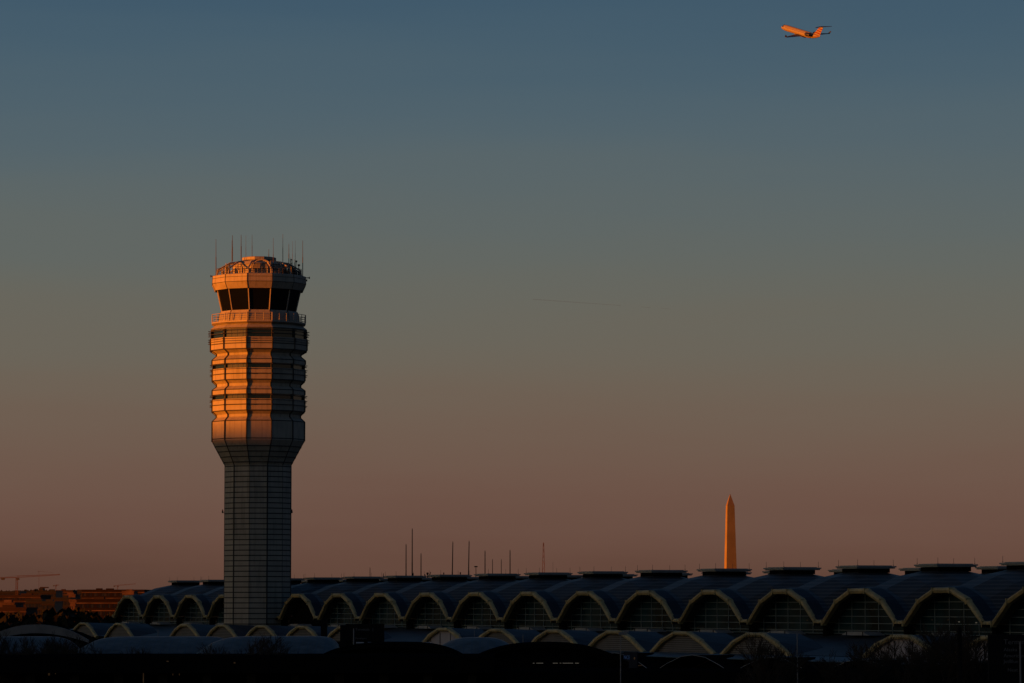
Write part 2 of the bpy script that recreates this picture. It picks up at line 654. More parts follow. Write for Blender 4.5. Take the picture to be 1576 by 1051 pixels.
    for (x, y0, y1, r, dy, mm) in ((333.3, 369, 430, .065, -1, 'metal'), (357, 370, 404, .05, 0, 'metal'), (359.3, 364, 404, .075, -2, 'darkmetal'),
                               (372.7, 363.5, 403, .075, -2, 'darkmetal'), (377.7, 361, 400, .03, 1, 'metal'), (388, 361, 398, .045, 0, 'darkmetal'),
                               (413, 382, 400, .055, 1, 'darkmetal'), (423.7, 371, 426, .05, -4.5, 'metal'), (435.3, 360, 406, .05, 0, 'metal'),
                               (444.6, 375, 410, .06, 0, 'darkmetal'), (449, 369, 412, .03, 2, 'metal'), (453.8, 369, 415, .03, 1, 'metal'),
                               (466.5, 371, 428, .065, -1, 'darkmetal'), (448, 397, 410, .045, -1, 'darkmetal'), (453.6, 400, 412, .045, -1, 'darkmetal')):
        b = MB()
        a, c = at(x, y0, TWY), at(x, y1, TWY)
        m_ = c.lerp(a, 0.55)
        ox = -TWX
        b.tube((c.x + ox, dy, c.z), (m_.x + ox, dy, m_.z), r, n=6)
        b.tube((m_.x + ox, dy, m_.z), (a.x + ox, dy, a.z), r * .7, r * .45, n=6)
        b.build('antenna', [M['antenna'] if mm == 'metal' else M['darkmetal']], T)
    for (xa, xb, y) in ((325, 331, 425.5), (467, 476.5, 428), (466, 472.5, 432)):
        b = MB()
        a, c = at(xa, y, TWY), at(xb, y, TWY)
        b.tube((a.x - TWX, -.5, a.z), (c.x - TWX, -.5, c.z), .07, n=5)
        b.box((a.x - TWX if xa < 400 else c.x - TWX, -.5, a.z), (.15, .15, .3))
        b.build('outrigger', [M['darkmetal']], T)
    for x in (342.6, 449.2):
        p = at(x, 787, TWY)
        b = MB()
        b.tube((p.x - TWX, 0, p.z - .25), (p.x - TWX, 0, p.z + .05), .12, n=8, mi=0)
        b.tube((p.x - TWX, 0, p.z + .05), (p.x - TWX, 0, p.z + .3), .1, .06, 8, mi=1)
        b.tube((p.x - TWX, 0, p.z - .2), ((p.x - TWX) * .93, 0, p.z - .2), .05, n=5)
        b.build('obstruction_light', [M['darkmetal'], M['red']], T)


make_tower()

# ------------------------------------------------------------------ terminal building
P = 0.03448 * 490
A_ = 3.17
ZV = ZC - 1.40                                       # springing of the vaults
O = Vector((-235 * 490 * CA / F, 490, 0))
RZT = math.atan2(-0.9222, 0.3868)
DC, DS = math.cos(RZT), math.sin(RZT)
PX = [0, .05, .215, .395, .59, .775, .95, 1]
PZ = [0, 0, .66, 1, 1, .67, 0, 0]
TG = 1.45                                            # the glass stands this far behind the arches


def fprof(x):
    for i in range(len(PX) - 1):
        if x <= PX[i + 1]:
            return PZ[i] + (PZ[i + 1] - PZ[i]) * (x - PX[i]) / (PX[i + 1] - PX[i])
    return 0


def s_of(u, t):
    """distance along the terminal at which a line t metres off the facade crosses photo column u"""
    k = (u - 788) / (F * CA)
    # X = O.x + s*.3868 + t*.9222 ; Y = O.y - s*.9222 + t*.3868 ; X = k*Y*CA^2.. (eye level)
    kk = (u - 788) * CA / F
    return (kk * (O.y + t * .3868) - O.x - t * .9222) / (.3868 + kk * .9222)


def z_of(y, s, t):
    Y = O.y - s * .9222 + t * .3868
    return at(788, y, Y).z


def make_terminal():
    T = thing('terminal_building', 'long low airport terminal with a row of arched vaults and roof lanterns', 'airport terminal', tuple(O), RZT)
    # dome
    br = []
    for i in range(len(PX) - 1):
        n = 1 if PX[i + 1] - PX[i] < .1 else 3
        for k in range(n):
            br.append(PX[i] + (PX[i + 1] - PX[i]) * k / n)
    br.append(1)
    K = .44

    def dz(x, y):
        fx, fy = fprof(x), fprof(y)
        return ZV + A_ * (fx + fy - K * fx * fy)
    b = MB()
    b.loft([[(x * P, y * P + TG, dz(x, y)) for x in br] for y in br], closed=False, caps=False)
    # hood that carries the vault out to the arch
    dome_front = b.mesh('roof_dome', [M['roof']])
    b = MB()                                         # smooth hood carrying the vault out to the arch
    hx = [k / 24 for k in range(25)]

    def hf(x):
        return .5 * fprof(x) + .25 * fprof(max(0, x - .045)) + .25 * fprof(min(1, x + .045))
    b.loft([[(x * P, 0.02, ZV + A_ * fprof(x) + .01) for x in hx], [(x * P, TG + .05, ZV + A_ * hf(x) + .16) for x in hx],
            [(x * P, TG + .05, ZV + A_ * hf(x) - .1) for x in hx]], closed=False, caps=False)
    hood = b.mesh('arch_hood', [mat('shaded_hood_metal', (0.006, 0.008, 0.013), .5, .15, var=.3, scale=.3)])  # darker than the roof: crescent shading put into the hood's colour
    b = MB()
    b.loft([[(x * P, y * P + TG, dz(x, y)) for x in br] for y in br], closed=False, caps=False)
    dome_back = b.mesh('roof_dome', [M['roof']])
    # soffit
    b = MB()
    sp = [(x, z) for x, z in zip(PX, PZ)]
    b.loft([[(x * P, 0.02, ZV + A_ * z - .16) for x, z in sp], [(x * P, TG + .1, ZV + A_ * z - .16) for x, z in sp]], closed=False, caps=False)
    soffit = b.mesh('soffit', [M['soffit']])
    # arch beam, faceted
    b = MB()
    th = .50
    for i in range(len(PX) - 1):
        x0, x1, z0, z1 = PX[i] * P, PX[i + 1] * P, ZV + A_ * PZ[i], ZV + A_ * PZ[i + 1]
        b.loft([[(x0, -.02, z0 + .03), (x0, -.22, z0 - .06), (x0, -.30, z0 - th * .5), (x0, -.18, z0 - th), (x0, .3, z0 - th), (x0, .3, z0 + .03)],
                [(x1, -.02, z1 + .03), (x1, -.22, z1 - .06), (x1, -.30, z1 - th * .5), (x1, -.18, z1 - th), (x1, .3, z1 - th), (x1, .3, z1 + .03)]])
    for i in range(1, len(PX) - 1):                   # node plates
        x0, z0 = PX[i] * P, ZV + A_ * PZ[i]
        b.box((x0, -.06, z0 - .26), (.16, .54, .58), 1)
    b.tube((.28, -.34, ZV - .25), (.28, .2, ZV - .25), .13, n=10, mi=1)
    b.tube((P - .28, -.34, ZV - .25), (P - .28, .2, ZV - .25), .13, n=10, mi=1)
    rim = b.mesh('arch_beam', [M['rim'], M['rim']])
    # glass
    zb = ZC - 2.75
    b = MB()
    pts = [(P, zb), (0, zb)] + [(x * P, ZV + A_ * z - .2) for x, z in zip(PX, PZ)]
    b.face([(x, TG, z) for x, z in pts])
    glass = b.mesh('glass_wall', [M['curtain']])
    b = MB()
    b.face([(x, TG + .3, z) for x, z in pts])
    bay_shade = b.mesh('bay_shade_sheet', [M['black']])  # black sheet standing in for the shade inside the open bay
    b = MB()
    zl = [ZC + .42 + .72, ZC + .42, ZC - .30, ZC - 1.01, ZC - 1.72, ZC - 2.42, zb]
    for z in zl:
        # span of the arch at this height
        xs = []
        if z <= ZV - .2:
            xs = [0, P]
        else:
            f = (z + .2 - ZV) / A_
            if f > .97:
                continue
            lo = next(x / 200 for x in range(200) if fprof(x / 200) >= f)
            hi = next(x / 200 for x in range(199, 0, -1) if fprof(x / 200) >= f)
            xs = [lo * P, hi * P]
        b.box(((xs[0] + xs[1]) / 2, TG - .05, z), (xs[1] - xs[0], .09, .07))
    nv = 6
    for k in range(nv):
        x = (k + .5) / nv
        zt = ZV + A_ * fprof(x) - .22
        b.box((x * P, TG - .035, (zt + zb) / 2), (.09, .05, zt - zb - .08))
    grid = b.mesh('mullion_grid', [M['mullion']])
    b = MB()
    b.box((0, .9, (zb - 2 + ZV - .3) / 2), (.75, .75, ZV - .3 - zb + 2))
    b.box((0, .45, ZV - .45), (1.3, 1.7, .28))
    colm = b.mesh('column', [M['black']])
    # cap
    b = MB()
    c = P / 2
    w = 2.25
    b.box((c, c + TG, ZC + 3.72), (3.7, 3.7, .42), 1)
    b.box((c, c + TG, ZC + 4.0), (2 * w, 2 * w, .12))
    b.box((c, c + TG, ZC + 4.14), (2 * w + .22, 2 * w + .22, .14))
    b.box((c, c + TG, ZC + 4.24), (2 * w - .5, 2 * w - .5, .07))
    capm = b.mesh('roof_lantern', [M['cap'], M['black']])
    b = MB()
    b.tube((0, 0, 0), (0, 0, .62), .018, n=4)
    b.tube((0, 0, 0), (0, 0, .08), .05, n=4)
    rodm = b.mesh('lightning_rod', [M['darkmetal']])
    # skylight dormer at the foot of the glass
    b = MB()
    w0, w1, h = .17 * P, .10 * P, .36
    z0 = zb - .14
    b.loft([[(c - w0, -.55, z0), (c - w1, -.55, z0 + h), (c + w1, -.55, z0 + h), (c + w0, -.55, z0)],
            [(c - w0, TG - .1, z0), (c - w1, TG - .1, z0 + h), (c + w1, TG - .1, z0 + h), (c + w0, TG - .1, z0)]])
    for sx in (-1, 1):
        b.box((c + sx * w1, -.57, z0 + h / 2), (.12, .06, h), 1)
    dorm = b.mesh('skylight', [M['palemetal'], M['black']])
    # wall under and behind the roofs
    for i in range(-7, 12):
        off = (i * P, 0, 0)
        link('roof_dome', dome_front, T, off)
        d2 = link('roof_dome', dome_back, T, (i * P, P, 0))
        link('arch_hood', hood, T, off)
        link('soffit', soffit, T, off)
        link('arch_beam', rim, T, off)
        link('column', colm, T, off)
        if i == -2:
            g = link('bay_shade_sheet', bay_shade, T, off)
        else:
            g = link('glass_wall', glass, T, off)
            link('mullion_grid', grid, g)
        link('skylight', dorm, T, off)
        cp = link('roof_lantern', capm, T, off)
        link('roof_lantern', capm, T, (i * P, P, 0))
        for (a, e) in ((-1, -1), (1, -1), (-1, 1), (1, 1)):
            link('lightning_rod', rodm, cp, (c + a * w * .94, c + TG + e * w * .94, ZC + 4.25))
    # end and rear walls
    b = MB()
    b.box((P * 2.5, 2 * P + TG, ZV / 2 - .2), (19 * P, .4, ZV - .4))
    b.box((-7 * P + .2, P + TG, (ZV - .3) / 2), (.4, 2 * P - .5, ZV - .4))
    b.box((-2 * P + P / 2, TG + 2.5, ZC - 2), (P * .99, .3, 5.5), 0)  # black closing behind the open bay, for its dark inside
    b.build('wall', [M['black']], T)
    # lower roof over the entrance level
    t0 = -10.5
    zl = ZC - 4.72
    b = MB()
    s0, s1 = s_of(60, t0), 12 * P
    n = 40
    zk = zb - .16
    for k in range(n):
        a, c_ = s0 + (s1 - s0) * k / n, s0 + (s1 - s0) * (k + 1) / n
        b.face([(a, t0 + .25, zl), (c_, t0 + .25, zl), (c_, t0 + 5.5, zk - .9), (a, t0 + 5.5, zk - .9)])
        b.face([(a, t0 + 5.5, zk - .9), (c_, t0 + 5.5, zk - .9), (c_, TG, zk), (a, TG, zk)])
    b.build('lower_roof', [M['lowroof']], T)
    b = MB()
    b.box(((s0 + s1) / 2, TG + .3, zk - 1.5), (s1 - s0, .2, 3.0))
    b.build('base_wall', [M['black']], T)
    # lower arches
    lowp = [(0, 0), (.185, .64), (.385, 1), (.60, 1), (.80, .60), (1, 0)]
    Wd, H = .915 * P, 2.12

    def lower_arch(pan):
        b = MB()
        th = .40
        for i in range(5):
            (xa, za), (xb, zb_) = lowp[i], lowp[i + 1]
            r = []
            for x, z in ((xa, za), (xb, zb_)):
                X = (x - .5) * Wd
                Z = zl + z * H
                ins = th * (1 if 0 < x < 1 else 1)
                xi = X + (.33 if x < .3 else -.33 if x > .7 else 0)
                r.append([(X, -.02, Z + .02), (X, -.2, Z - .05), (xi, -.26, Z - th * .55), (xi, -.12, Z - th), (xi, .3, Z - th), (X, .3, Z)])
            b.loft(r)
            b.box(((xb - .5) * Wd, -.04, zl + zb_ * H - th * .5), (.1, .42, th), 0) if 0 < i < 4 else None
        beam = b.mesh('entrance_arch', [M['rim']])
        b = MB()
        b.face([((x - .5) * Wd * .97, .25, zl + z * H - .1) for x, z in lowp])
        panel = b.mesh('arch_panel', [pan])
        b = MB()
        back = 5.5
        for q in range(6):
            pass
        b.loft([[((x - .5) * Wd, .0, zl + z * H) for x, z in lowp], [((x - .5) * Wd * .96, 4.2, zl + z * (H - .5) + .35) for x, z in lowp]], closed=False, caps=False)
        vault = b.mesh('arch_vault', [M['lowroof']])
        return beam, panel, vault
    va = lower_arch(M['louvre'])
    vb = lower_arch(M['palepanel'])
    b = MB()
    b.box((0, .2, zl + .8), (.07, .05, 1.5))
    bars = b.mesh('panel_bar', [M['black']])
    for x, kind in ((129, 0), (184, 0), (285, 0), (342, 0), (403, 0), (465.6, 0), (530, 0), (683.6, 1), (765, 0), (853, 0), (946, 0),
                    (1050, 0), (1163, 0), (1388, 1), (1528, 1)):
        s = s_of(x, t0)
        bm_, pn, vt = vb if kind else va
        ar = link('entrance_arch', bm_, T, (s, t0, 0))
        pnl = link('arch_panel', pn, ar)
        if kind:
            for xx in (-.32, -.12, .1, .3):
                link('panel_bar', bars, pnl, (xx * Wd, 0, 0))
        link('arch_vault', vt, ar)
    # roadside eave with its own row of thin-edged gables
    t3 = -16.0
    b = MB()
    s3 = s_of(560, t3)
    for k in range(30):
        a, c_ = s3 + (s1 - s3) * k / 30, s3 + (s1 - s3) * (k + 1) / 30
        b.face([(a, t0 + .3, zl - .04), (c_, t0 + .3, zl - .04), (c_, t0 - 3.0, zl - .42), (a, t0 - 3.0, zl - .42)])
        b.face([(a, t0 - 3.0, zl - .42), (c_, t0 - 3.0, zl - .42), (c_, t0 - 3.0, zl - .5), (a, t0 - 3.0, zl - .5)])
    b.build('eave_roof', [mat('eave_sheet', (0.028, 0.058, 0.085), 0.5, .3, var=.3, lines=('X', 1.6, .35, (0.018, 0.034, 0.05)))], T)
    b = MB()
    b.box(((s3 + s1) / 2, t0 + .8, (zl - .6) / 2), (s1 - s3, .3, zl - .6))
    b.build('road_wall', [M['black']], T)
    g3 = [(-.5, -1.75), (-.36, -1.05), (-.16, -.30), (0.0, -.12), (.16, -.30), (.36, -1.05), (.5, -1.75)]
    bb, bt, bl = MB(), MB(), MB()
    for i in range(6):
        (xa, za), (xb, zb2) = g3[i], g3[i + 1]
        bb.loft([[(xa * P, 0, zl + za), (xa * P, 4.5, zl + za), (xa * P, 4.5, zl + za - .12), (xa * P, 0, zl + za - .12)],
                 [(xb * P, 0, zl + zb2), (xb * P, 4.5, zl + zb2), (xb * P, 4.5, zl + zb2 - .12), (xb * P, 0, zl + zb2 - .12)]])
        bt.tube((xa * P, -.06, zl + za), (xb * P, -.06, zl + zb2), .03, n=5)
        bt.tube((xa * P, 3.3, zl + za - .3), (xb * P, 3.3, zl + zb2 - .3), .09, n=5, mi=1)
    gm = bb.mesh('gable_roof', [M['black']])
    tm = bt.mesh('gable_edge', [M['palemetal'], mat('reddish_truss', (.09, .03, .012), .8)])  # pale edge and reddish beam of each gable
    for x in (838, 940, 1060, 1182, 1318, 1462):
        s = s_of(x, t3)
        g_ = link('gable_roof', gm, T, (s, t3 + .5, 0))
        link('gable_edge', tm, g_)
    # strip lights under the roadside roof
    for (xa, xb, y, m_) in ((932, 950, 1011.3, 'warm'), (918, 935, 1024, 'warm'), (950, 962, 1024.2, 'warm2'), (972, 984, 1024.2, 'warm2'),
                            (985, 994, 1024.2, 'warm2'), (1000, 1010, 1024.5, 'warm2'), (1041, 1057, 1014.5, 'warm2'), (1061, 1074, 1009.5, 'warm'),
                            (898, 909, 1020.8, 'warm2'), (1288, 1303, 1023.4, 'warm2'), (1342, 1352, 1023.8, 'warm2'), (1458, 1466, 1020, 'warm2')):
        t = t3 + (2.0 if x > 0 else 0)
        a, c_ = s_of(xa, t), s_of(xb, t)
        z = z_of(y, (a + c_) / 2, t)
        b = MB()
        b.box(((a + c_) / 2, t, z), (abs(c_ - a), .12, .055))
        b.build('strip_light', [M[m_]], T)
    for (x, y) in ((1242, 954.5), (1434, 954), (1459, 954), (1475.5, 957), (1502, 958.3), (1444, 975)):
        s = s_of(x, TG - .3)
        b = MB()
        b.tube((s, TG - .2, z_of(y, s, TG)), (s, TG - .35, z_of(y, s, TG)), .03 if x < 1470 else .045, n=8)
        b.build('wall_lamp', [M['white_l'] if x in (1475.5, 1502, 1444) else M['warm2']], T)
    # lit lettering beside the lamp post, and the small dark signboard that carries it
    s = s_of(969, t3 + .2)
    sb = MB()
    sb.box((0, .1, 0), (3.3, .1, 3.3))
    pn = sb.build('signboard', [mat('navy_board', (.005, .007, .016), .8, .1)], T, (s + .1, t3 + .2, z_of(1028, s, t3)))
    for txt, x, y, sz, m_ in (('NCE', -1.55, 1.1, .55, 'bluelit'), ('e', .95, 1.1, .5, 'warm2')):
        me = text_mesh(txt, sz * 1.0)
        me.materials.append(M[m_])
        o = link('lettering', me, pn, (x, -.02, y - .2))
        o.rotation_euler = (math.pi / 2, 0, 0)
        o.scale = (1.45, 1, 1)


make_terminal()

# ------------------------------------------------------------------ monument
def make_monument():
    Y = 5000
    p = at(1124.5, 933, Y)
    k = Y / F / CA
    T = thing('obelisk', 'tall tapering stone obelisk glowing orange far beyond the terminal roof', 'monument', (p.x, Y, 0), R(9))
    zt, zs = at(1124, 760, Y).z, at(1124, 778, Y).z
    z2 = at(1124, 877, Y).z
    w1, w2 = 11.2 * k, 16.1 * k
    w0 = w2 + (w2 - w1) * z2 / (zs - z2)
    b = MB()

    def sq(w, z):
        h = w / 2
        return [(-h, -h, z), (h, -h, z), (h, h, z), (-h, h, z)]
    b.loft([sq(w0, 0), sq(w2, z2), sq(w1, zs)])
    b.build('stone_shaft', [M['stone']], T)
    b = MB()
    b.loft([sq(w1, zs + .01), sq(.3, zt)])
    b.build('pyramid_tip', [M['stonecap']], T)


make_monument()


# ------------------------------------------------------------------ jet
def make_plane():
    Yp = 1530
    c = at(1232.5, 50, Yp)
    T = thing('airliner', 'regional jet airliner with red striped tail climbing leftwards', 'airplane', tuple(c))
    white = mat('plane_white', (.18, .155, .11), .45, .4, var=.03)
    grey = mat('plane_grey', (.012, .012, .014), .4, .4, var=.05)
    wingm = mat('plane_wing', (.03, .03, .035), .45, .4, var=.05)
    redm = mat('plane_red', (.13, .003, .003), .5, .3, var=.03)
    dark = mat('plane_dark', (.01, .01, .012), .2, .5)
    # nose at +x
    b = MB()
    sect = [(14.6, -.25, .05), (14.3, -.22, .42), (13.6, -.12, .8), (12.5, 0, 1.13), (11, .05, 1.32), (9, .05, 1.35), (0, .05, 1.35), (-6, .05, 1.35),
            (-9, .2, 1.15), (-12, .55, .72), (-14, .85, .3), (-14.6, .95, .1)]
    b.loft([[(x, math.cos(2 * math.pi * k / 20) * r, z + math.sin(2 * math.pi * k / 20) * r) for k in range(20)] for x, z, r in sect])
    b.tube((3.5, 0, -1.1), (-3.5, 0, -1.1), .75, .6, 12)
    fus = b.build('fuselage', [white], T)
    for p in fus.data.polygons:
        p.use_smooth = True
    b = MB()
    for s in (-1, 1):
        b.face([(13.75, s * .04, .72), (12.75, s * .04, 1.28), (12.35, s * .98, .98), (13.15, s * .78, .52)])
        b.face([(13.2, s * .80, .48), (12.4, s * 1.0, .96), (11.7, s * 1.27, .66), (12.4, s * 1.22, .30)])
    b.build('windscreen', [dark], fus)
    b = MB()
    for s in (-1, 1):
        for k in range(20):
            x = 9.5 - k * .82
            b.face([(x, s * 1.352, .45), (x + .2, s * 1.352, .45), (x + .2, s * 1.34, .66), (x, s * 1.34, .66)])
    b.build('cabin_window_row', [dark], fus)

    def wing(name, root, tip, zr, zt, ch0, ch1, y0, y1, th, m_):
        bb = MB()
        r = []
        for (x, z, ch, y) in ((root, zr, ch0, y0), (tip, zt, ch1, y1)):
            t = th * ch
            r.append([(x, y, z), (x - .3 * ch, y, z + t * .6), (x - .7 * ch, y, z + t * .4), (x - ch, y, z), (x - .7 * ch, y, z - t * .35), (x - .3 * ch, y, z - t * .5)])
        bb.loft(r)
        return bb, m_
    for s in (-1, 1):
        bb, m_ = wing('wing', 2.2, -4.2, -.95, -.35, 5.4, 1.6, s * .9, s * 11.2, .11, wingm)
        w = bb.build('wing', [m_], T)
        wb = MB()
        wb.loft([[(-4.3, s * 11.2, -.35), (-5.7, s * 11.2, -.35), (-5.7, s * 11.3, -.3), (-4.3, s * 11.3, -.3)],
                 [(-5.3, s * 11.7, .8), (-6.1, s * 11.7, .8), (-6.1, s * 11.76, .8), (-5.3, s * 11.76, .8)]])
        wb.build('winglet', [grey], w)
        eb = MB()
        ex, ey, ez = -8.6, s * 2.15, .75
        pr = [(1.9, .58), (1.7, .76), (.8, .84), (-.4, .76), (-1.3, .6), (-1.35, .5)]
        eb.loft([[(ex + x, ey + math.cos(2 * math.pi * k / 16) * r, ez + math.sin(2 * math.pi * k / 16) * r) for k in range(16)] for x, r in pr])
        eb.box((ex - .1, s * 1.45, ez), (2.2, .9, .25))
        en = eb.build('engine', [grey], T)
        ib = MB()
        ib.tube((ex + 1.93, ey, ez), (ex + 1.8, ey, ez), .5, n=16)
        ib.build('fan_face', [dark], en)
        hb, _ = wing('tailplane', -14.3, -16.1, 5.3, 5.36, 2.3, 1.0, s * .1, s * 4.2, .1, grey)
        hb.build('tailplane', [wingm], T)
    fb = MB()
    r0 = [(-9.4, -.17, 1.0), (-9.4, .17, 1.0), (-13.6, .1, .8), (-13.6, -.1, .8)]
    nseg = 9
    for k in range(nseg):
        f0, f1 = k / nseg, (k + 1) / nseg
        ring = []
        for f in (f0, f1):
            xa, xb = -9.6 + f * -4.6, -13.8 + f * -2.6
            z = 1.0 + 4.35 * f
            ring.append([(xa, -.17 + .07 * f, z), (xa, .17 - .07 * f, z), (xb, .05, z - .5 * (1 - f)), (xb, -.05, z - .5 * (1 - f))])
        fb.loft(ring, mi=(k % 2 == 0 and k < 8))
    fb.build('tail_fin', [white, redm], T)
    sb = MB()
    for k in range(4):                               # the red swashes on the rear fuselage
        x = -9.3 - k * 1.15
        for s in (-1, 1):
            rr_ = [1.17, .98, .80, .60][k]
            zc_ = [.24, .38, .55, .72][k]
            sb.face([(x, s * rr_ * .62, zc_ + rr_ * .82), (x - .6, s * rr_ * .58, zc_ + rr_ * .78), (x - 1.1, s * rr_ * .93, zc_ - .1), (x - .5, s * rr_ * 1.04, zc_ - .1)])
    sb.build('tail_stripe', [redm], T)
    phi, pitch, bank = R(58), R(18), R(-9)
    fwd = Vector((-math.cos(phi) * math.cos(pitch), math.sin(phi) * math.cos(pitch), math.sin(pitch)))
    left = Vector((0, 0, 1)).cross(fwd).normalized()
    up = fwd.cross(left)
    rot = Matrix((fwd, left, up)).transposed()
    rot = rot @ Matrix.Rotation(bank, 3, 'X')
    T.rotation_euler = rot.to_euler()


make_plane()


# ------------------------------------------------------------------ masts behind the terminal
def make_masts():
    specs = [(625, 839, 'slim', 'slim mast standing left of the tallest mast, behind the terminal roof'), (634.5, 815, 'slim', 'tallest of the slim masts behind the terminal roof'),
             (648, 853, 'slim', 'short slim mast just right of the tallest mast'), (697, 835, 'slim', 'slim leaning mast, left one of the two equal tall masts'),
             (722, 834, 'slim', 'slim leaning mast, right one of the two equal tall masts'), (732.5, 872, 'tee', 'very short mast with a crossbar on its top'),
             (746.5, 849, 'slim', 'slim mast directly right of the short crossbar mast'), (758, 862, 'slim', 'left of the two thin short masts between taller ones'),
             (771.5, 862, 'slim', 'right of the two thin short masts between taller ones'), (785, 848, 'slim', 'dark slim mast, last of the row before the lattice mast'),
             (569.5, 875, 'slim', 'short mast on its own over the second lantern right of the control tower'), (836.5, 835, 'lattice', 'reddish tapering lattice mast, rightmost of the tall masts'),
             (851, 866, 'slim', 'faint short mast right of the lattice mast'), (590, 884, 'slim', 'tiny mast stub left of the group of tall masts')]
    for x, y, kind, lab in specs:
        Y = 760 if kind != 'lattice' else 1500
        top = at(x, y, Y)
        T = thing('radio_mast', lab, 'mast', (top.x, Y, 0), 0, 'masts behind the terminal roof')
        b = MB()
        lean = .35 if 'leaning' in lab else 0
        h = top.z
        if kind == 'lattice':
            w0, w1 = 2.4, .25
            for sx, sy in ((-1, -1), (1, -1), (1, 1), (-1, 1)):
                b.tube((sx * w0 / 2, sy * w0 / 2, 0), (sx * w1 / 2, sy * w1 / 2, h), .13, n=4)
            n = 16
            for k in range(n):
                za, zb = h * k / n, h * (k + 1) / n
                wa, wb = w0 + (w1 - w0) * k / n, w0 + (w1 - w0) * (k + 1) / n
                sg = 1 if k % 2 else -1
                b.tube((-sg * wa / 2, -wa / 2, za), (sg * wb / 2, -wb / 2, zb), .07, n=4)
                b.tube((-sg * wa / 2, wa / 2, za), (sg * wb / 2, wb / 2, zb), .07, n=4)
            b.build('lattice_frame', [M['crane']], T)
        else:
            r = .13 if y < 860 else .09
            if x > 850:
                r = .03
            b.tube((-lean, 0, 0), (-lean * .3, 0, h * .75), r * 1.25, r, 6)
            b.tube((-lean * .3, 0, h * .75), (0, 0, h), r * .9, r * .7, 6)
            b.build('pole', [M['mastdark']], T)
            b = MB()
            if kind == 'tee':
                b.box((0, 0, h), (.7, .2, .25))
            else:
                b.tube((0, 0, h), (0, 0, h + .25), r * .5, n=5)
            b.build('mast_head', [M['mastdark']], T)
    # small beacon and stubby stacks seen over the near lanterns
    for x, y0, y1, w, m_, lab in ((635.5, 882, 889, 1.2, 'darkmetal', 'stubby dark vent at the foot of the tallest mast'),
                                  (658, 881, 892, 1.6, 'crane', 'small orange beacon mast in the gap between two roof lanterns'),
                                  (590, 886, 890, 1.0, 'darkmetal', 'tiny dark vent in the gap between lanterns left of the masts'),
                                  (683, 881, 887, .8, 'darkmetal', 'small dark vent left of the two equal tall masts'),
                                  (708.5, 880.5, 886, .9, 'darkmetal', 'small dark vent between the two equal tall masts')):
        Y = 620
        a, c = at(x, y0, Y), at(x, y1, Y)
        b = MB()
        rr = w / 2 * Y / F * 1.6
        b.tube((0, 0, 0), (0, 0, a.z - .3), rr * .8, n=8)
        b.tube((0, 0, a.z - .3), (0, 0, a.z), rr * 1.5, rr * 1.1, 8)
        if m_ == 'crane':
            b.tube((.25, 0, a.z - 1.0), (.55, 0, a.z + .1), .07, n=5)
            b.tube((-.25, 0, a.z - 1.0), (-.5, 0, a.z - .3), .09, n=5)
        o = b.build('vent_stack', [M[m_ if m_ == 'crane' else 'mastdark']], None, (a.x, Y, 0))
        tag(o, lab, 'vent', 'vents behind the terminal roof')


make_masts()


